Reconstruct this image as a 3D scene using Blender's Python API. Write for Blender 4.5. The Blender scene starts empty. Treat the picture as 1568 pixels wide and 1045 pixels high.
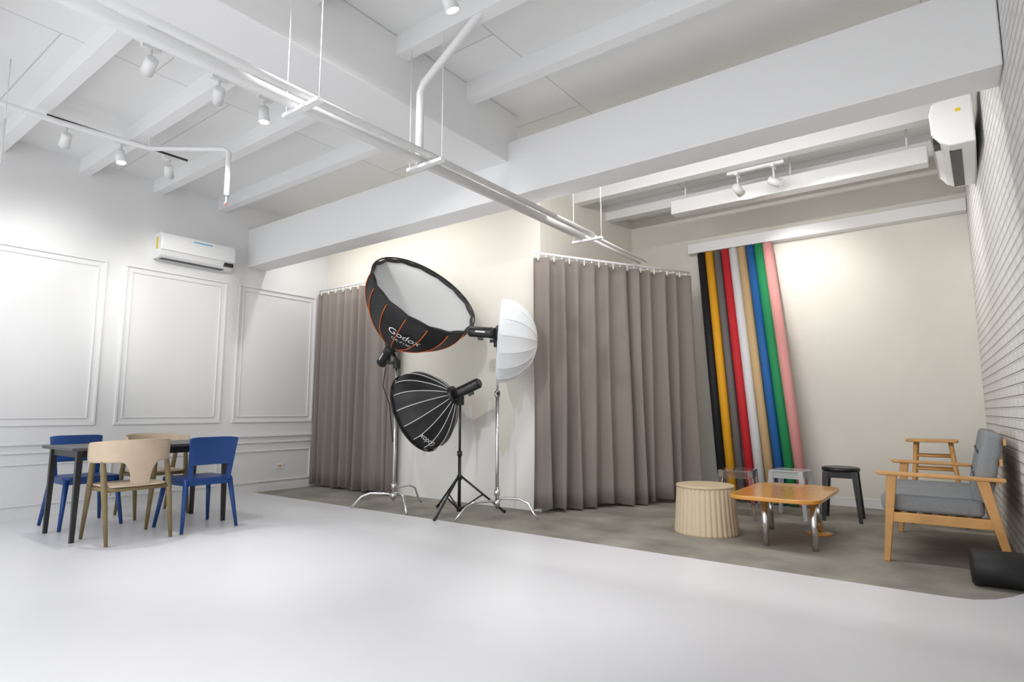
import bpy, math, random
from mathutils import Vector, Matrix
random.seed(7)
C=bpy.context.collection
S=bpy.context.scene
try:
    S.view_settings.view_transform='Standard'; S.view_settings.look='None'
except Exception: pass
# ------------------------------------------------------------ materials
def mat(name,col,rough=.5,metal=0,bump=0,bscale=40,var=0,vscale=4,trans=0,alpha=1,emis=0,sheen=0,coat=0):
    m=bpy.data.materials.new(name);m.use_nodes=True
    nt=m.node_tree;b=nt.nodes['Principled BSDF']
    b.inputs['Base Color'].default_value=(*col,1)
    b.inputs['Roughness'].default_value=rough;b.inputs['Metallic'].default_value=metal
    b.inputs['Transmission Weight'].default_value=trans
    b.inputs['Coat Weight'].default_value=coat
    b.inputs['Sheen Weight'].default_value=sheen
    if emis:
        b.inputs['Emission Color'].default_value=(*col,1);b.inputs['Emission Strength'].default_value=emis
    tc=nt.nodes.new('ShaderNodeTexCoord')
    if var:
        n=nt.nodes.new('ShaderNodeTexNoise');n.inputs['Scale'].default_value=vscale;n.inputs['Detail'].default_value=6
        nt.links.new(tc.outputs['Object'],n.inputs['Vector'])
        r=nt.nodes.new('ShaderNodeValToRGB')
        r.color_ramp.elements[0].position=.3;r.color_ramp.elements[1].position=.7
        r.color_ramp.elements[0].color=tuple(c*(1-var) for c in col)+(1,)
        r.color_ramp.elements[1].color=tuple(min(1,c*(1+var)) for c in col)+(1,)
        nt.links.new(n.outputs['Fac'],r.inputs['Fac']);nt.links.new(r.outputs['Color'],b.inputs['Base Color'])
    if bump:
        n=nt.nodes.new('ShaderNodeTexNoise');n.inputs['Scale'].default_value=bscale;n.inputs['Detail'].default_value=5
        nt.links.new(tc.outputs['Object'],n.inputs['Vector'])
        bp=nt.nodes.new('ShaderNodeBump');bp.inputs['Strength'].default_value=bump;bp.inputs['Distance'].default_value=.01
        nt.links.new(n.outputs['Fac'],bp.inputs['Height']);nt.links.new(bp.outputs['Normal'],b.inputs['Normal'])
    return m
def brickmat(name,col,mort,sc,axes,strength=.6,w=.22,h=.07,msize=.008,dist=.008):
    m=mat(name,col,.55);nt=m.node_tree;b=nt.nodes['Principled BSDF']
    tc=nt.nodes.new('ShaderNodeTexCoord');sp=nt.nodes.new('ShaderNodeSeparateXYZ');cb=nt.nodes.new('ShaderNodeCombineXYZ')
    nt.links.new(tc.outputs['Object'],sp.inputs[0])
    nt.links.new(sp.outputs[axes[0]],cb.inputs[0]);nt.links.new(sp.outputs[axes[1]],cb.inputs[1])
    br=nt.nodes.new('ShaderNodeTexBrick');br.inputs['Scale'].default_value=1
    br.inputs['Brick Width'].default_value=w;br.inputs['Row Height'].default_value=h;br.inputs['Mortar Size'].default_value=msize
    br.inputs['Mortar Smooth'].default_value=.6
    br.inputs['Color1'].default_value=(*col,1);br.inputs['Color2'].default_value=(*[c*.95 for c in col],1);br.inputs['Mortar'].default_value=(*mort,1)
    nt.links.new(cb.outputs[0],br.inputs['Vector']);nt.links.new(br.outputs['Color'],b.inputs['Base Color'])
    bp=nt.nodes.new('ShaderNodeBump');bp.inputs['Strength'].default_value=strength;bp.inputs['Distance'].default_value=dist;bp.invert=True
    nt.links.new(br.outputs['Fac'],bp.inputs['Height']);nt.links.new(bp.outputs['Normal'],b.inputs['Normal'])
    return m
M_wall=mat('white_paint',(.81,.81,.81),.45,bump=.05,bscale=30)
M_trim=mat('white_trim',(.83,.83,.83),.35)
M_cream=mat('cream_plaster',(.80,.77,.70),.8,var=.04,vscale=1.6,bump=.15,bscale=14)
# cream plaster whose lower part was roughly repainted white
M_cream2=mat('cream_plaster_patched',(.79,.755,.675),.8,bump=.15,bscale=14)
nt=M_cream2.node_tree;b=nt.nodes['Principled BSDF']
tc=nt.nodes.new('ShaderNodeTexCoord');sp=nt.nodes.new('ShaderNodeSeparateXYZ');nz=nt.nodes.new('ShaderNodeTexNoise');nz.inputs['Scale'].default_value=2.2;nz.inputs['Detail'].default_value=3
mp=nt.nodes.new('ShaderNodeMapping');mp.inputs['Scale'].default_value=(1.6,1,.45)
nt.links.new(tc.outputs['Object'],sp.inputs[0]);nt.links.new(tc.outputs['Object'],mp.inputs[0]);nt.links.new(mp.outputs[0],nz.inputs['Vector'])
ma=nt.nodes.new('ShaderNodeMath');ma.operation='MULTIPLY_ADD';ma.inputs[1].default_value=-2.6
nt.links.new(nz.outputs['Fac'],ma.inputs[0]);nt.links.new(sp.outputs[2],ma.inputs[2])
rp=nt.nodes.new('ShaderNodeMapRange');rp.inputs['From Min'].default_value=-.50;rp.inputs['From Max'].default_value=-.45;rp.inputs['To Min'].default_value=1;rp.inputs['To Max'].default_value=0
nt.links.new(ma.outputs[0],rp.inputs['Value'])
mx=nt.nodes.new('ShaderNodeMix');mx.data_type='RGBA'
for s_ in mx.inputs:
    if s_.type=='RGBA' and s_.name=='A': s_.default_value=(.785,.755,.68,1)
    if s_.type=='RGBA' and s_.name=='B': s_.default_value=(.86,.85,.81,1)
nt.links.new(rp.outputs[0],mx.inputs[0])
nt.links.new([o_ for o_ in mx.outputs if o_.type=='RGBA'][0],b.inputs['Base Color'])
M_floorw=mat('white_floor_paint',(.78,.78,.81),.34,var=.012,vscale=3,bump=.02,bscale=6)
M_conc=mat('concrete',(.29,.27,.235),.75,var=.32,vscale=2.4,bump=.25,bscale=25)
M_ceil=brickmat('ceiling_board',(.88,.88,.87),(.60,.60,.59),1,(1,0),.3,1.22,2.44,.007)
M_beam=mat('beam_white',(.88,.88,.88),.5,bump=.06,bscale=12)
M_brick=brickmat('white_brick',(.87,.86,.84),(.74,.73,.71),1,(1,2),1.0,dist=.014,msize=.010)
M_curt=mat('taupe_curtain',(.245,.208,.185),.85,bump=.15,bscale=300,sheen=.2)
M_black=mat('black_fabric',(.012,.012,.013),.55)
M_blackp=mat('black_plastic',(.015,.015,.016),.35)
M_darkg=mat('dark_grey_top',(.07,.07,.075),.4)
M_diff=mat('diffuser_cloth',(.58,.59,.60),.9,bump=.1,bscale=200)
M_orange=mat('orange_piping',(.75,.16,.02),.5)
M_silver=mat('silver_rib',(.6,.6,.6),.4)
M_white=mat('white_plastic',(.85,.85,.85),.3)
M_chrome=mat('chrome',(.75,.75,.76),.15,metal=1)
M_blue=mat('blue_plastic',(.006,.05,.215),.38)
M_tan=mat('tan_veneer',(.62,.49,.36),.45,var=.05,vscale=8)
M_olive=mat('olive_wood',(.22,.165,.075),.5,var=.1,vscale=12)
M_pine=mat('honey_wood',(.62,.32,.10),.4,var=.15,vscale=7,coat=.2)
M_otop=mat('orange_laminate',(.70,.31,.045),.25,coat=.4,var=.05,vscale=3)
M_grey=mat('grey_upholstery',(.28,.295,.31),.95,bump=.3,bscale=350,var=.06,vscale=60)
M_rib=mat('cream_ribbed',(.70,.57,.40),.55)
M_cork=mat('rib_top',(.62,.50,.34),.6,var=.06,vscale=30)
M_dome=mat('white_translucent_cloth',(.82,.84,.87),.7)
M_glass=mat('clear_polycarbonate',(.97,.98,.99),.12,trans=.6)
M_smoke=mat('smoked_polycarbonate',(.80,.71,.67),.06,trans=.92)
M_red=mat('red_bulb',(.7,.05,.02),.3)
M_yel=mat('yellow_label',(.85,.6,.02),.5)
M_cyan=mat('blue_label',(.05,.4,.7),.5)
M_lens=mat('lamp_lens',(1,.97,.92),.4,emis=9)
M_text=mat('white_print',(.85,.85,.85),.6)
# ------------------------------------------------------------ helpers
def link(o,parent=None):
    C.objects.link(o)
    if parent: o.parent=parent
    return o
def G(name,loc=(0,0,0),rz=0,sc=1):
    e=bpy.data.objects.new(name,None);e.empty_display_size=.2;e.location=loc;e.rotation_euler=(0,0,rz);e.scale=(sc,sc,sc);return link(e)
def mesh(name,v,f,m,parent=None,smooth=False,bev=0,seg=3,sol=0,sub=0,M=None):
    me=bpy.data.meshes.new(name)
    if M is not None: v=[M@Vector(p) for p in v]
    me.from_pydata([tuple(p) for p in v],[],f);me.update()
    if isinstance(m,(list,tuple)):
        for q in m: me.materials.append(q)
    else: me.materials.append(m)
    import bmesh
    bm=bmesh.new();bm.from_mesh(me);bmesh.ops.recalc_face_normals(bm,faces=bm.faces);bm.to_mesh(me);bm.free()
    if smooth:
        for p in me.polygons:p.use_smooth=True
    o=link(bpy.data.objects.new(name,me),parent)
    if sol:
        q=o.modifiers.new('solid','SOLIDIFY');q.thickness=sol;q.offset=0
    if bev:
        q=o.modifiers.new('bevel','BEVEL');q.width=bev;q.segments=seg;q.limit_method='ANGLE'
    if sub:
        q=o.modifiers.new('sub','SUBSURF');q.levels=sub;q.render_levels=sub
    return o
BF=[(0,1,2,3),(4,7,6,5),(0,4,5,1),(1,5,6,2),(2,6,7,3),(3,7,4,0)]
def bv(a,b):
    return [(a[0],a[1],a[2]),(b[0],a[1],a[2]),(b[0],b[1],a[2]),(a[0],b[1],a[2]),(a[0],a[1],b[2]),(b[0],a[1],b[2]),(b[0],b[1],b[2]),(a[0],b[1],b[2])]
def box(name,a,b,m,parent=None,bev=0,seg=3,M=None,smooth=False):
    return mesh(name,bv(a,b),BF,m,parent,bev=bev,seg=seg,M=M,smooth=smooth)
def boxes(name,lst,m,parent=None,bev=0):
    v=[];f=[]
    for a,b in lst:
        n=len(v);v+=bv(a,b);f+=[tuple(i+n for i in q) for q in BF]
    return mesh(name,v,f,m,parent,bev=bev)
def frame_axis(o,ax,up=(0,0,1)):
    z=Vector(ax).normalized();u=Vector(up)
    if abs(z.dot(u))>.98:u=Vector((1,0,0))
    x=u.cross(z).normalized();y=z.cross(x)
    return Matrix(((x.x,y.x,z.x,o[0]),(x.y,y.y,z.y,o[1]),(x.z,y.z,z.z,o[2]),(0,0,0,1)))
def tube(name,pts,r,m,parent=None,seg=12,smooth=True,sq=False):
    P=[Vector(p) for p in pts];n=len(P)
    R=r if isinstance(r,(list,tuple)) else [r]*n
    T=[]
    for i in range(n):
        a=P[max(i-1,0)];b=P[min(i+1,n-1)];T.append((b-a).normalized())
    u=Vector((0,0,1))
    if abs(T[0].dot(u))>.95:u=Vector((1,0,0))
    x=(u-T[0]*u.dot(T[0])).normalized()
    v=[];f=[]
    if sq: seg=4
    for i in range(n):
        x=(x-T[i]*x.dot(T[i])).normalized();y=T[i].cross(x)
        for k in range(seg):
            a=2*math.pi*(k+(.5 if sq else 0))/seg
            v.append(P[i]+(x*math.cos(a)+y*math.sin(a))*R[i]*(1.414 if sq else 1))
    for i in range(n-1):
        for k in range(seg):
            a=i*seg+k;b=i*seg+(k+1)%seg;f.append((a,b,b+seg,a+seg))
    f.append(tuple(range(seg)));f.append(tuple((n-1)*seg+k for k in range(seg)))
    o=mesh(name,v,f,m,parent,smooth=smooth and not sq)
    if smooth and not sq:
        for p in o.data.polygons:
            if len(p.vertices)>4:p.use_smooth=False
    return o
def lathe(name,prof,m,parent=None,seg=40,M=None,rf=None,smooth=True,cap=True):
    v=[];f=[]
    for r,z in prof:
        for k in range(seg):
            a=2*math.pi*k/seg;rr=r*(rf(a,r,z) if rf else 1);v.append((rr*math.cos(a),rr*math.sin(a),z))
    n=len(prof)
    for i in range(n-1):
        for k in range(seg):
            a=i*seg+k;b=i*seg+(k+1)%seg;f.append((a,b,b+seg,a+seg))
    if cap:
        f.append(tuple(range(seg)));f.append(tuple((n-1)*seg+k for k in range(seg)))
    o=mesh(name,v,f,m,parent,smooth=smooth,M=M)
    for p in o.data.polygons:
        if len(p.vertices)>4:p.use_smooth=False
    return o
def slab(name,poly,z0,z1,m,parent=None,bev=0,M=None):
    n=len(poly);v=[(x,y,z0) for x,y in poly]+[(x,y,z1) for x,y in poly]
    f=[tuple(range(n)),tuple(range(n,2*n))]+[(i,(i+1)%n,(i+1)%n+n,i+n) for i in range(n)]
    return mesh(name,v,f,m,parent,bev=bev,M=M)
def rrect(x0,y0,x1,y1,r,n=8):
    p=[]
    for cx,cy,a0 in((x1-r,y1-r,0),(x0+r,y1-r,90),(x0+r,y0+r,180),(x1-r,y0+r,270)):
        for i in range(n+1):
            a=math.radians(a0+90*i/n);p.append((cx+r*math.cos(a),cy+r*math.sin(a)))
    return p
def light(name,kind,loc,energy,target=None,parent=None,size=.1,angle=60,blend=1,col=(1,1,1),sx=None,sy=None):
    l=bpy.data.lights.new(name,kind);l.energy=energy;l.color=col
    if kind=='SPOT':
        l.spot_size=math.radians(angle);l.spot_blend=blend;l.shadow_soft_size=size
    if kind=='AREA':
        l.shape='RECTANGLE';l.size=sx;l.size_y=sy
    if kind=='POINT':l.shadow_soft_size=size
    o=bpy.data.objects.new(name,l);o.location=loc
    if target:
        o.rotation_euler=(Vector(target)-Vector(loc)).to_track_quat('-Z','Y').to_euler()
    return link(o,parent)
# ------------------------------------------------------------ camera
f=907.;pitch=math.asin(107.5/913.7);al=math.atan(682/913.7)
cam=bpy.data.cameras.new('camera');co=link(bpy.data.objects.new('camera',cam))
cam.sensor_width=36;cam.lens=36*f/1568;cam.clip_start=.02
co.location=(0,0,1.03)
co.rotation_euler=(Matrix.Rotation(al,3,'Z')@Matrix.Rotation(math.pi/2+pitch,3,'X')).to_euler()
S.camera=co
# ------------------------------------------------------------ room
XL=-7.25;YA=5.2;YB=7.5;XR=-3.50;ZC=3.68;Y0=-2.6
def xr(y): return .22+(7.5-y)*.032
box('floor',(XL,Y0,-.1),(.75,YB,0),M_conc)
edge=[(XL,4.2),(-7.0,4.2),(-.12,4.2),(0,4.22),(.1,4.3),(.18,4.42),(.24,4.55),(xr(4.62),4.62)]
slab('floor_painted',[(XL,Y0)]+edge+[(xr(Y0),Y0)],.0005,.006,M_floorw)
box('wall_left',(XL-.15,Y0,0),(XL,YA,ZC),M_wall)
box('wall_back_left',(XL,YA,0),(XR,YA+.15,ZC),M_cream2)
box('wall_back_return',(XR-.15,YA+.15,0),(XR,YB,ZC),M_cream)
box('wall_back_right',(XR,YB,0),(.6,YB+.15,ZC),M_cream)
mesh('wall_right',[(xr(Y0),Y0,0),(xr(YB),YB,0),(xr(YB)+.2,YB,0),(xr(Y0)+.2,Y0,0),(xr(Y0),Y0,ZC),(xr(YB),YB,ZC),(xr(YB)+.2,YB,ZC),(xr(Y0)+.2,Y0,ZC)],BF,M_brick)
box('ceiling',(XL-.1,Y0,ZC),(.8,YB+.1,ZC+.1),M_ceil)
# beams
box('ceiling_beam_main',(XL,3.96,2.88),(xr(4.1),4.24,3.38),M_beam,bev=.01)
box('ceiling_beam_cross',(-3.5,Y0,3.2),(-3.0,4.1,ZC),M_beam,bev=.01)
boxes('ceiling_joists',[((XL,y-.05,3.53),(-3.5,y+.05,ZC)) for y in (3.6,2.85,2.13,1.41,.69,-.03,-.75)]+
      [((-3.0,y-.05,3.53),(xr(y),y+.05,ZC)) for y in (3.45,2.7,1.95,1.2,.45,-.3)]+
      [((XR,y-.06,3.5),(xr(y),y+.06,ZC)) for y in (5.2,6.0,6.8)]+[((XL,4.75,3.5),(XR,4.87,ZC))],M_beam)
# mouldings on left wall
def frame(name,y0,y1,z0,z1,w=.028,d=.022):
    x0=XL;x1=XL+d
    L=[((x0,y0,z0),(x1,y1,z0+w)),((x0,y0,z1-w),(x1,y1,z1)),((x0,y0,z0+w),(x1,y0+w,z1-w)),((x0,y1-w,z0+w),(x1,y1,z1-w))]
    boxes(name,L,M_trim,bev=.006)
k=1
for y0,y1 in((.6,2.40),(2.57,3.72),(3.87,5.02),(-1.3,.43)):
    frame('trim_%d'%k,y0,y1,.885,2.65);k+=1
    frame('trim_%d'%k,y0+.07,y1-.07,.955,2.58,.016,.014);k+=1
    frame('trim_%d'%k,y0,y1,.12,.53,.02,.016);k+=1
boxes('trim_%d'%k,[((XL,Y0,.70),(XL+.03,YA,.73)),((XL,Y0,.62),(XL+.02,YA,.645))],M_trim,bev=.006)
box('baseboard_left',(XL,4.25,0),(XL+.015,YA,.08),M_trim)
box('baseboard_back',(XR,YB-.015,0),(.2,YB,.09),M_trim)
box('wall_ledge',(-2.66,YB-.13,3.05),(xr(YB)-.0,YB,3.18),M_trim,bev=.006)
# ------------------------------------------------------------ curtains
def curtain(name,a,b,ztop,n,amp,seed):
    rnd=random.Random(seed);g=G(name)
    a=Vector(a);b=Vector(b);L=(b-a).length;t=(b-a)/L;nn=Vector((-t.y,t.x))
    cols=n*14;rows=14
    ph=[rnd.uniform(-1.1,1.1) for _ in range(n+2)];am=[rnd.uniform(.5,1.3) for _ in range(n+2)]
    v=[];fc=[]
    for j in range(rows+1):
        hz=j/rows
        for i in range(cols+1):
            s=i/cols;q=s*n;i0=int(q);fr=q-i0;fr=fr*fr*(3-2*fr)
            P=ph[i0]*(1-fr)+ph[min(i0+1,n+1)]*fr;A=am[i0]*(1-fr)+am[min(i0+1,n+1)]*fr
            w=math.sin(2*math.pi*q+P*(1.3-.8*hz))
            off=amp*A*(1-.35*hz)*(w+.25*math.sin(4*math.pi*q+P*3))
            sx=s*L+ .018*math.sin(q*3+hz*4)*(1-hz)
            p=a+t*sx+nn*off
            zb=.03+.018*math.sin(q*1.7)
            v.append((p.x,p.y,zb+(ztop-zb)*hz))
    W=cols+1
    for j in range(rows):
        for i in range(cols):fc.append((j*W+i,j*W+i+1,(j+1)*W+i+1,(j+1)*W+i))
    mesh('fabric',v,fc,M_curt,g,smooth=True,sol=.006)
    tube('rail',[(a.x,a.y,ztop+.045),(b.x,b.y,ztop+.045)],.014,M_white,g)
    hk=[]
    for i in range(n*2):
        p=a+t*(L*(i+.5)/(n*2));hk.append(((p.x-.006,p.y-.006,ztop-.03),(p.x+.006,p.y+.006,ztop+.04)))
    boxes('hooks',hk,M_white,g)
curtain('curtain',(XL+.03,5.06),(-5.60,5.06),2.70,10,.05,1)
curtain('curtain',(-3.49,5.07),(-2.50,6.95),2.66,11,.085,5)
# ------------------------------------------------------------ paper rolls
cols=[('black',(.01,.01,.012),.05),('yellow',(.85,.40,.015),.052),('grey',(.16,.15,.15),.045),('red',(.62,.02,.03),.05),('white',(.80,.80,.82),.054),('tan',(.68,.47,.24),.05),('blue',(.02,.14,.42),.05),('green',(.02,.30,.11),.055),('pink',(.82,.36,.34),.056)]
for i,(nm,c,r) in enumerate(cols):
    m=mat('paper_'+nm,c,.7)
    s=i/8
    top=(-2.50+.80*s,YB-.07,3.04);bot=(-2.24+.86*s,7.12,0.012)
    g=G('backdrop_paper_roll')
    tube('roll',[top,bot],r,m,g,seg=24)
    d=(Vector(top)-Vector(bot)).normalized()
    tube('core',[Vector(bot)+d*.0,Vector(bot)-d*.006],r*.5,M_tan,g)
# ------------------------------------------------------------ table + chairs
def dining_table():
    g=G('dining_table',(-5.93,2.37,0))
    box('tabletop',(-.36,-.66,.715),(.36,.66,.74),M_darkg,g,bev=.006)
    boxes('apron',[((-.31,-.60,.66),(.31,-.585,.715)),((-.31,.585,.66),(.31,.60,.715)),((-.31,-.6,.66),(-.295,.6,.715)),((.295,-.6,.66),(.31,.6,.715))],M_blackp,g)
    for i,(x,y) in enumerate(((-1,-1),(1,-1),(1,1),(-1,1))):
        tube('leg_%d'%i,[(x*.30,y*.59,.715),(x*.31,y*.60,.006)],[.022,.015],M_blackp,g,sq=True)
dining_table()
def blue_chair(loc,rz):
    g=G('dining_chair',loc,rz)
    slab('seat',rrect(-.22,-.22,.21,.22,.05),.425,.447,M_blue,g,bev=.008)
    boxes('seat_rail',[((-.19,-.2,.385),(.19,-.185,.427)),((-.19,.185,.385),(.19,.2,.427)),((-.2,-.19,.385),(-.185,.19,.427)),((.185,-.19,.385),(.2,.19,.427))],M_blue,g)
    for i,(x,y) in enumerate(((-1,-1),(1,-1),(1,1),(-1,1))):
        tube('leg_%d'%i,[(x*.19,y*.19,.43),(x*.26,y*.235,.006)],[.023,.014],M_blue,g,seg=10)
    def P(y,z,dx=0):
        t=(z-.43)/.37
        return (.20+.07*t-.035*(1-(y/.22)**2)*t+dx,y*(.88+.12*t),z)
    ny=16
    v=[];f=[]
    def patch(y0,y1,z0,z1,nz,topr=0):
        n0=len(v)
        for j in range(nz+1):
            for i in range(ny+1):
                y=y0+(y1-y0)*i/ny;z=z0+(z1-z0)*j/nz
                if topr and j==nz: z-=.012*abs(2*i/ny-1)**6
                v.append(P(y,z))
        for j in range(nz):
            for i in range(ny):
                a=n0+j*(ny+1)+i;f.append((a,a+1,a+ny+2,a+ny+1))
    patch(-.21,.21,.56,.80,8,1)
    patch(-.21,-.165,.42,.56,3);patch(.165,.21,.42,.56,3)
    mesh('backrest',v,f,M_blue,g,smooth=True,sol=.02,bev=.004)
def tan_chair(loc,rz):
    g=G('dining_chair',loc,rz)
    slab('seat',rrect(-.23,-.22,.18,.22,.09),.43,.445,M_tan,g,bev=.005)
    for i,y in enumerate((-1,1)):
        tube('front_leg_%d'%i,[(-.13,y*.23,.66),(-.14,y*.235,.6),(-.17,y*.235,.4),(-.25,y*.24,.006)],[.012,.02,.022,.013],M_olive,g)
        tube('rear_leg_%d'%i,[(.06,y*.235,.66),(.08,y*.235,.6),(.14,y*.235,.4),(.24,y*.23,.006)],[.012,.02,.023,.013],M_olive,g)
        tube('side_rail_%d'%i,[(-.17,y*.22,.41),(.14,y*.22,.41)],.016,M_olive,g)
    tube('front_rail',[(-.17,-.22,.41),(-.17,.22,.41)],.016,M_olive,g);tube('rear_rail',[(.14,-.22,.41),(.14,.22,.41)],.016,M_olive,g)
    n=160;rows=10;v=[];f=[]
    for i in range(n+1):
        u=-1+2*i/n;a=u*math.radians(98);au=abs(u)
        if au<.14: zb=.43
        elif au<.30:
            q=(au-.14)/.16; zb=.45+.17*math.sqrt(max(0,1-(1-q)**2))
        else: zb=.62
        zt=.80-.03*au*au
        if au>.9:
            q=(au-.9)/.1;c=1-math.sqrt(max(0,1-q*q));zb+=.06*c;zt-=.06*c
        for j in range(rows+1):
            z=zb+(zt-zb)*j/rows
            k=(z-.43)/.37
            lat=.285*math.sin(a);x=-.06+(.23+.05*k)*math.cos(a)
            v.append((x,lat,z))
    for i in range(n):
        for j in range(rows):
            a=i*(rows+1)+j;f.append((a,a+1,a+rows+2,a+rows+1))
    mesh('backrest',v,f,M_tan,g,smooth=True,sol=.014)
tan_chair((-5.46,2.10,.006),0)
blue_chair((-5.5,2.66,.006),0)
blue_chair((-6.42,2.08,.006),math.pi)
tan_chair((-6.5,2.7,.006),math.pi)
# ------------------------------------------------------------ photo stands
def cstand_parts(g,top,rz,zb=0):
    tube('column_lower',[(0,0,.09),(0,0,min(top,1.2))],.0175,M_chrome,g)
    tube('column_upper',[(0,0,min(top,1.2)-.02),(0,0,top)],.0125,M_chrome,g)
    for z in (.14,.24,1.2): lathe('collar',[(.028,z-.03),(.028,z+.03)],M_chrome,g,seg=16)
    tube('lock_knob',[(0,0,1.2),(.045,-.045,1.2)],[.012,.02],M_blackp,g)
    for i in range(3):
        a=rz+i*math.radians(120);c,s=math.cos(a),math.sin(a);zz=.13+.03*i
        pts=[(0,0,zz),(c*.06,s*.06,zz+.03),(c*.25,s*.25,zz+.035),(c*.34,s*.34,zz),(c*.40,s*.40,.07),(c*.45,s*.45,.016)]
        tube('foot_leg_%d'%i,pts,.0125,M_chrome,g)
def head(g,p,ax,L=.30,r=.06):
    ax=Vector(ax).normalized();b=Vector(p)-ax*L
    Mx=frame_axis(b,ax)
    lathe('strobe_body',[(r*.8,-.01),(r,.0),(r,L*.7),(r*1.05,L*.72),(r*1.05,L*.8),(r*.95,L*.82),(r*1.15,L)],M_blackp,g,seg=28,M=Mx)
    lathe('strobe_panel',[(r*.7,-.018),(r*.72,-.01)],M_darkg,g,seg=28,M=Mx)
    box('strobe_handle',(-.012,-r*1.5,L*.3),(.012,-r*.9,L*.5),M_blackp,g,M=Mx)
    box('strobe_stripe',(-r*1.03,-r*.2,L*.2),(-r*.9,r*.12,L*.55),M_silver,g,M=Mx)
def yoke(g,top,p):
    box('bracket_mount',(-.03,-.03,top-.03),(.03,.03,top+.06),M_blackp,g,bev=.006)
    tube('bracket_knob',[(0,-.0,top+.03),(-.05,-.06,top+.03)],[.012,.018],M_blackp,g)
    tube('bracket_arm',[(0,0,top+.05),p],.02,M_blackp,g)
def rprof(t,R,r0):
    return r0+(R-r0)*(math.sin(t*math.pi/2)**.85)
def softbox(g,apex,ax,R,D,ribm,text=None,tang=0,r0=.075,n=16):
    Mx=frame_axis(apex,ax);seg=n*6
    def rf(a,r,z):
        k=(a*n/(2*math.pi))%1;return 1-.035*math.sin(math.pi*k)
    prof=[(rprof(i/14,R,r0),D*(i/14)) for i in range(15)]
    prof2=prof+[(R*1.0,D+.045),(R*.975,D+.045),(R*.97,D+.005)]
    lathe('shell',prof2,M_black,g,seg=seg,M=Mx,rf=rf,cap=False)
    lathe('diffuser',[(R*.97,D+.008),(R*.6,D-.006),(R*.3,D-.012),(.01,D-.014)],M_diff,g,seg=seg,M=Mx,rf=rf)
    lathe('speedring',[(r0*1.25,-.03),(r0*1.3,.0),(r0*1.3,.03),(r0*1.0,.045)],M_blackp,g,seg=32,M=Mx)
    for i in range(n):
        a=2*math.pi*i/n
        pts=[Mx@Vector(((r+.004)*math.cos(a),(r+.004)*math.sin(a),z)) for r,z in prof]
        tube('rib_%d'%i,pts,.0045,ribm,g,seg=6)
    ring=[Mx@Vector((R*1.0*math.cos(2*math.pi*k/64),R*1.0*math.sin(2*math.pi*k/64),D+.045)) for k in range(65)]
    tube('rim',ring,.009,M_black,g,seg=8)
    if text:
        for body,size,t0,da in text:
            cu=bpy.data.curves.new('txt','FONT');cu.body=body;cu.size=size;cu.align_x='CENTER'
            ob=bpy.data.objects.new('txt',cu);C.objects.link(ob)
            bpy.context.view_layer.update()
            me=bpy.data.meshes.new_from_object(ob.evaluated_get(bpy.context.evaluated_depsgraph_get()))
            C.objects.unlink(ob);bpy.data.objects.remove(ob)
            import bmesh
            bm=bmesh.new();bm.from_mesh(me);bmesh.ops.subdivide_edges(bm,edges=bm.edges,cuts=1)
            for v in bm.verts:
                x,y=v.co.x,v.co.y
                z=t0*D+ y; t=max(0,min(1,z/D));r=rprof(t,R,r0)+.006
                a=tang+da+x/rprof(t0,R,r0)
                v.co=Mx@Vector((r*math.cos(a),r*math.sin(a),z))
            bm.to_mesh(me);bm.free();me.materials.clear();me.materials.append(M_text)
            link(bpy.data.objects.new('logo_print',me),g)
# stand 1: large parabolic softbox
g=G('parabolic_softbox_on_stand',(-4.85,4.4,0))
cstand_parts(g,1.52,math.radians(215))
ax1=Vector((.735,-.085,.67)).normalized();ap=Vector((-.08,.01,1.75))
yoke(g,1.52,(-.05,0,1.65));head(g,ap+ax1*.0,ax1,.28,.062)
softbox(g,ap+ax1*.02,ax1,.60,.68,M_orange,[('Godox',.12,.62,0),('QR-P120',.055,.50,.0)],tang=math.radians(233))
tube('cable',[(-.08,-.08,1.5),(-.1,-.1,1.3),(-.04,-.05,1.1),(0,-.03,.7)],.006,M_blackp,g)
# stand 2
g=G('softbox_on_tripod_stand',(-4.1,4.6,0))
tube('column_lower',[(0,0,.03),(0,0,.6)],.017,M_blackp,g);tube('column_upper',[(0,0,.6),(0,0,1.12)],.013,M_blackp,g)
for z in (.05,.36,.6):lathe('collar',[(.026,z-.025),(.026,z+.025)],M_blackp,g,seg=16)
for i in range(3):
    a=math.radians(-78+120*i);c,s=math.cos(a),math.sin(a)
    tube('leg_%d'%i,[(c*.02,s*.02,.37),(c*.46,s*.46,.012)],.011,M_blackp,g)
    tube('brace_%d'%i,[(c*.02,s*.02,.05),(c*.24,s*.24,.19)],.008,M_blackp,g)
    tube('foot_cap_%d'%i,[(c*.43,s*.43,.035),(c*.47,s*.47,.012)],.015,M_blackp,g)
ax2=Vector((-.90,-.20,-.38)).normalized();ap=Vector((-.06,-.02,1.20))
yoke(g,1.12,(.02,0,1.2));head(g,ap,ax2,.30,.055)
softbox(g,ap+ax2*.02,ax2,.43,.42,M_silver,[('Godox',.075,.74,0)],tang=math.radians(-60))
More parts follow.
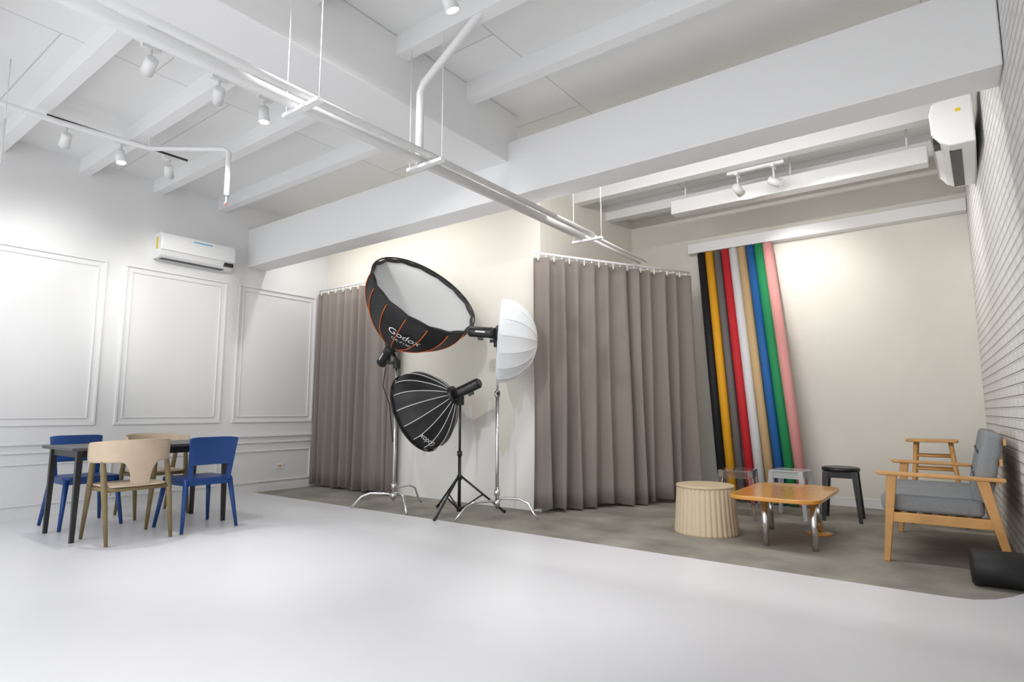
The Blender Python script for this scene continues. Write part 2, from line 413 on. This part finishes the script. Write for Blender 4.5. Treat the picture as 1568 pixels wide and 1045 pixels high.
# stand 3
g=G('umbrella_dome_on_stand',(-3.66,4.66,0))
cstand_parts(g,1.70,math.radians(248))
ax3=Vector((.80,.60,-.07)).normalized();ap=Vector((.0,.0,1.81))
yoke(g,1.70,(-.05,-.03,1.78));head(g,ap,ax3,.28,.055)
Mx=frame_axis(ap+ax3*.03+Vector((0,0,-.07)),ax3)
n=16
def rf(a,r,z):
    k=(a*n/(2*math.pi))%1;return 1-.03*math.sin(math.pi*k)
pr=[(.425*math.cos(i/16*math.pi/2)+.002,.37*math.sin(i/16*math.pi/2)) for i in range(17)]
lathe('dome_cloth',[(.30,-.02),(.40,-.02)]+pr,M_dome,g,seg=96,M=Mx,rf=rf,cap=False)
lathe('dome_back',[(.06,-.03),(.30,-.021)],M_dome,g,seg=48,M=Mx,cap=False)
lathe('speedring',[(.075,-.05),(.09,-.02),(.09,.02)],M_blackp,g,seg=32,M=Matrix.Translation((0,0,.07))@Mx)
for i in range(n):
    a=2*math.pi*i/n
    tube('rib_%d'%i,[Mx@Vector((r*math.cos(a)*1.004,r*math.sin(a)*1.004,z)) for r,z in pr],.003,M_white,g,seg=6)
# ------------------------------------------------------------ lounge furniture
g=G('ribbed_stool',(-1.79,5.18,0))
nf=36
def rfs(a,r,z):
    return 1+ (.028*abs(math.sin(a*nf/2))-.014 if z<.39 else 0)
lathe('body',[(.262,.0),(.262,.02),(.250,.15),(.240,.3),(.235,.37),(.235,.385)],M_rib,g,seg=nf*8,rf=rfs)
lathe('top',[(.238,.383),(.242,.39),(.24,.402),(.23,.405)],M_cork,g,seg=48)
g=G('coffee_table',(0,0,0))
pl=rrect(-1.50,4.78,-.84,5.85,.16)
slab('tabletop',pl,.355,.385,M_otop,g,bev=.006)
for i,(x,y) in enumerate(((-1.25,4.95),(-.91,4.97),(-1.38,5.66),(-1.0,5.68))):
    tube('leg_%d'%i,[(x,y,.355),(x,y,.0)],.024,M_chrome,g,seg=20)
lathe('leg_foot_disc',[(.10,.0),(.10,.012),(.03,.02)],M_otop,g,M=Matrix.Translation((-1.0,5.68,0)))
def ghost(loc,m,rz=0,back=False):
    g=G('transparent_stool',loc,rz)
    slab('seat',rrect(-.16,-.16,.16,.16,.05),.44,.458,m,g,bev=.006)
    for i,(x,y) in enumerate(((-1,-1),(1,-1),(1,1),(-1,1))):
        tube('leg_%d'%i,[(x*.135,y*.135,.45),(x*.17,y*.17,.0)],[.022,.014],m,g,sq=True)
    for s in (-1,1):
        box('apron_%d'%s,(-.14,s*.145-.006,.38),(.14,s*.145+.006,.44),m,g,bev=.003)
        box('apron_side_%d'%s,(s*.145-.006,-.14,.38),(s*.145+.006,.14,.44),m,g,bev=.003)
ghost((-1.79,6.15,0),M_smoke,.1)
ghost((-1.36,6.42,0),M_glass,-.1)
g=G('black_stool',(-.94,6.56,0),.05)
lathe('seat',[(.14,.455),(.160,.46),(.166,.475),(.16,.492),(.14,.497)],M_blackp,g)
boxes('apron',[((-.12,-.13,.40),(.12,-.118,.46)),((-.12,.118,.40),(.12,.13,.46)),((-.13,-.12,.40),(-.118,.12,.46)),((.118,-.12,.40),(.13,.12,.46))],M_blackp,g)
for i,(x,y) in enumerate(((-1,-1),(1,-1),(1,1),(-1,1))):
    tube('leg_%d'%i,[(x*.12,y*.12,.46),(x*.155,y*.155,.0)],[.024,.016],M_blackp,g,sq=True)
g=G('wooden_bar_stool',(-.20,6.85,0))
slab('seat',rrect(-.21,-.15,.19,.15,.03),.745,.77,M_pine,g,bev=.006)
for i,(x,y) in enumerate(((-1,-1),(1,-1),(1,1),(-1,1))):
    tube('leg_%d'%i,[(x*.13,y*.10,.745),(x*.20,y*.15,.0)],[.019,.016],M_pine,g)
for z in (.25,.5,.62):
    k=.13+.07*(1-z/.745);q=.10+.05*(1-z/.745)
    for s in(-1,1):
        tube('rung',[(-k,s*q,z),(k,s*q,z)],.011,M_pine,g);tube('rung_side',[(s*k,-q,z-.05),(s*k,q,z-.05)],.011,M_pine,g)
# sofa facing -X
g=G('wooden_frame_sofa',(0,0,0))
for nm,y in(('near',4.98),('far',6.22)):
    d=.022
    mesh('arm_'+nm,[(-.48,y-.035,.585),(.22,y-.03,.575),(.22,y+.03,.575),(-.48,y+.035,.585),(-.50,y-.035,.612),(.22,y-.03,.60),(.22,y+.03,.60),(-.50,y+.035,.612)],BF,M_pine,g,bev=.008)
    def leg(nm2,a,b,wa,wb):
        v=[(b[0]-wb,y-d,b[1]),(b[0]+wb,y-d,b[1]),(b[0]+wb,y+d,b[1]),(b[0]-wb,y+d,b[1]),(a[0]-wa,y-d,a[1]),(a[0]+wa,y-d,a[1]),(a[0]+wa,y+d,a[1]),(a[0]-wa,y+d,a[1])]
        mesh(nm2,v,BF,M_pine,g,bev=.006)
    leg('front_leg_'+nm,(-.40,.585),(-.46,0),.032,.018)
    leg('rear_leg_'+nm,(.10,.58),(.22,0),.034,.02)
    box('side_rail_'+nm,(-.44,y-.018,.27),(.18,y+.018,.335),M_pine,g,bev=.005)
box('front_rail',(-.45,5.0,.27),(-.42,6.2,.33),M_pine,g,bev=.005)
box('rear_rail',(.12,5.0,.27),(.15,6.2,.33),M_pine,g,bev=.005)
for i in range(6):
    box('seat_slat_%d'%i,(-.42+i*.09,5.0,.315),(-.37+i*.09,6.2,.33),M_pine,g)
for i,(y0,y1) in enumerate(((5.01,5.595),(5.605,6.19))):
    box('seat_cushion_%d'%i,(-.48,y0,.335),(.10,y1,.45),M_grey,g,bev=.035,seg=5,smooth=True)
    Mb=Matrix.Translation((.03,0,.44))@Matrix.Rotation(math.radians(12),4,'Y')
    box('back_cushion_%d'%i,(0,y0,0),(.11,y1,.47),M_grey,g,bev=.035,seg=5,M=Mb,smooth=True)
    for yy in (.3,.7):
        for zz in (.16,.32):
            lathe('button',[(.012,0),(.008,.008)],M_darkg,g,seg=12,M=Mb@Matrix.Translation((-.001,y0+(y1-y0)*yy,zz))@Matrix.Rotation(-math.pi/2,4,'Y'))
for i in range(4):
    z=.42+i*.13
    box('back_slat_%d'%i,(.115,5.0,0),(.13,6.2,.04),M_pine,g,M=Matrix.Translation((.03+(z-.44)*.21,0,z)))
g=G('foam_roller',(.13,4.62,.105),math.radians(4))
Mx=Matrix.Rotation(math.pi/2,4,'Y')@Matrix.Translation((0,0,-.13))
lathe('roll',[(.05,0),(.09,0),(.103,.012),(.103,.248),(.09,.26),(.05,.26)],M_black,g,M=Mx)
# ------------------------------------------------------------ AC units
def ac(name,loc,rz,W=.86,sc=1):
    g=G(name,loc,rz,sc)
    prof=[(0,0),(-.12,-.0),(-.17,.03),(-.21,.09),(-.215,.22),(-.20,.28),(-.17,.295),(0,.295)]
    n=len(prof);v=[(-W/2,y,z) for y,z in prof]+[(W/2,y,z) for y,z in prof]
    f=[tuple(range(n)),tuple(range(n,2*n))]+[(i,(i+1)%n,(i+1)%n+n,i+n) for i in range(n)]
    mesh('body',v,f,M_white,g,bev=.012)
    box('louver',(-W/2+.05,-.19,.015),(W/2-.12,-.13,.03),M_silver,g,bev=.004,M=Matrix.Rotation(-.35,4,'X'))
    box('vent_slot',(-W/2+.04,-.13,-.004),(W/2-.1,-.07,.004),M_blackp,g)
    box('display',(W/2-.13,-.2,.03),(W/2-.02,-.165,.075),M_blackp,g,M=Matrix.Translation((0,-.004,0)))
    box('panel_seam',(-W/2-.001,-.2165,.085),(W/2+.001,-.2,.089),M_silver,g)
    box('energy_label',(-W/2-.001,-.13,.10),(-W/2+.0,-.08,.24),M_yel,g)
    box('label_strip',(-.08,-.2145,.235),(.14,-.205,.246),M_cyan,g)
    return g
ac('wall_air_conditioner',(XL,3.27,2.76),math.radians(90))
g=ac('wall_air_conditioner',(xr(5.72)-.016,5.72,2.95),math.radians(-90)-.032,.86,1.22)
box('side_label',(.4305,-.085,.20),(.432,-.06,.22),M_yel,g);box('bracket_cover',(.20,-.05,.295),(.42,0,.36),M_silver,g)
# ------------------------------------------------------------ ceiling services
g=G('suspended_pipe_rail')
tube('pipe_large',[(-2.78,Y0,2.70),(-2.78,4.86,2.70)],.035,M_white,g,seg=16)
tube('pipe_small',[(-2.66,Y0,2.70),(-2.66,4.86,2.70)],.022,M_white,g,seg=16)
tube('conduit_1',[(-2.78,4.8,2.72),(-2.80,6.2,2.72)],.014,M_white,g);tube('conduit_2',[(-2.70,4.8,2.72),(-2.72,6.2,2.72)],.010,M_white,g)
for i,y in enumerate((.2,1.75,2.68,4.85)):
    box('bracket_%d'%i,(-2.88,y-.02,2.645),(-2.56,y+.02,2.665),M_white,g)
    for x in (-2.87,-2.57): tube('rod',[(x,y,2.65),(x,y,ZC)],.003,M_white,g,seg=6)
tube('riser_pipe',[(-2.78,2.68,2.70),(-2.78,2.68,3.18),(-2.75,2.68,3.24),(-2.25,2.68,3.55),(-2.15,2.68,ZC)],.027,M_white,g,seg=16)
g=G('sprinkler_branch_pipe')
tube('pipe',[(-5.80,Y0,3.42),(-5.82,1.5,3.42),(-5.76,2.16,3.42),(-5.22,2.58,3.42),(-5.19,2.61,3.39),(-5.19,2.61,2.98)],.024,M_white,g,seg=14)
lathe('sprinkler_head',[(.022,2.9),(.014,2.92),(.02,2.95),(.02,2.99)],M_chrome,g,seg=14,M=Matrix.Translation((-5.19,2.61,0)))
lathe('bulb',[(.006,2.905),(.006,2.94)],M_red,g,seg=10,M=Matrix.Translation((-5.19,2.61,-.02)))
tube('hanger',[(-5.76,2.16,3.42),(-5.76,2.16,ZC)],.006,M_white,g)
g=G('hanging_pipe_bracket',(-5.56,1.1,0))
tube('wire',[(0,0,2.85),(0,0,ZC)],.004,M_white,g,seg=6)
tube('hook',[(0,0,3.2),(0,0,2.85),(0,-.15,2.85),(0,-.15,2.95)],.01,M_white,g,seg=8)
def track(x,ya,yb,zt=3.53,alongx=False):
    g=G('lighting_track')
    if alongx: box('rail',(ya,x-.017,zt-.03),(yb,x+.017,zt),M_white,g)
    else:
        box('rail',(x-.017,ya,zt-.03),(x+.017,yb,zt),M_white,g)
        box('side_slot',(x+.0171,ya,zt-.024),(x+.019,yb,zt-.004),M_blackp,g)
def tlight(loc,target,energy,ang=70,col=(1,.985,.96),zt=3.499):
    g=G('track_light',loc)
    l=Vector(loc);d=(Vector(target)-l).normalized()
    box('adapter',(-.016,-.06,zt-l.z-.03),(.016,.06,zt-l.z),M_white,g)
    tube('stem',[(0,0,zt-l.z-.02),(0,0,0)],.010,M_white,g)
    Mx=frame_axis(-d*.05,d)
    lathe('can',[(.025,-.01),(.038,-.003),(.043,.12),(.039,.12),(.037,.11)],M_white,g,seg=28,M=Mx)
    lathe('lens',[(.038,.112),(.001,.113)],M_lens,g,seg=28,M=Mx,cap=False)
    light('spot','SPOT',tuple(d*.09),energy,tuple(d*1.0),g,.04,ang,1,col)
track(-4.22,1.4,2.5);track(-6.0,1.45,2.6)
tlight((-4.22,1.55,3.36),(-7.25,1.85,2.2),165,42)
tlight((-4.22,2.02,3.36),(-7.25,3.2,2.1),165,42)
tlight((-4.22,2.38,3.36),(-4.0,2.5,0),170,50)
tlight((-6.0,1.60,3.36),(-7.25,1.7,2.3),16,60)
tlight((-6.0,2.02,3.36),(-5.2,2.3,0),80,70)
tlight((-6.0,2.44,3.36),(-7.25,3.1,2.2),16,60)
track(-2.15,1.2,2.35,3.53)
tlight((-2.15,2.28,3.36),(-1.7,3.5,0),170,52)
tlight((-1.8,.9,3.36),(-2.3,1.9,0),110,56,zt=ZC-.001)
tlight((-2.4,.85,3.36),(-3.9,5.2,1.2),170,50,zt=ZC-.001)
track(6.1,-1.75,-1.2,3.50,True)
tlight((-1.65,6.1,3.30),(-1.25,7.5,2.6),75,58,zt=3.469)
tlight((-1.30,6.1,3.30),(.3,6.6,2.5),70,62,zt=3.469)
g=G('cable_tray')
box('tray',(-2.45,6.30,3.25),(-.05,6.46,3.41),M_white,g,bev=.01)
for x in(-2.3,-1.2,-.2):tube('drop',[(x,6.38,3.40),(x,6.38,ZC)],.01,M_white,g)
for xa,xb,e in ((-6.9,-4.4,18),(-3.2,-.3,40)):  # fill lamps added behind the main beam, out of view, to brighten the back
    g=G('beam_fill_lamp')
    box('fill_housing',(xa,4.245,3.20),(xb,4.30,3.27),M_white,g)
    light('beam_fill_area','AREA',((xa+xb)/2,4.33,3.22),e,((xa+xb)/2,5.6,1.8),g,sx=xb-xa,sy=.06,col=(1,.99,.965))
# outlets
def outlet(a,b):
    g=G('wall_outlet');box('plate',a,b,M_trim,g,bev=.003)
    return g
g=outlet((XL,4.5,.27),(XL+.008,4.62,.345));box('socket',(XL+.008,4.53,.29),(XL+.0095,4.59,.325),M_cork,g)
g=outlet((-1.6,YB-.008,.3),(-1.42,YB,.38));box('socket',(-1.57,YB-.0095,.32),(-1.52,YB-.008,.36),M_darkg,g);box('socket_2',(-1.5,YB-.0095,.32),(-1.45,YB-.008,.36),M_darkg,g)
# ------------------------------------------------------------ general light
w=bpy.data.worlds.new('world');S.world=w;w.use_nodes=True
w.node_tree.nodes['Background'].inputs[0].default_value=(.96,.98,1,1);w.node_tree.nodes['Background'].inputs[1].default_value=1.75
light('rear_fill_area','AREA',(-3.2,-1.3,3.1),85,(-3.2,-1.0,0),sx=5,sy=1.8,col=(.97,.98,1))  # unseen fill light added behind the camera
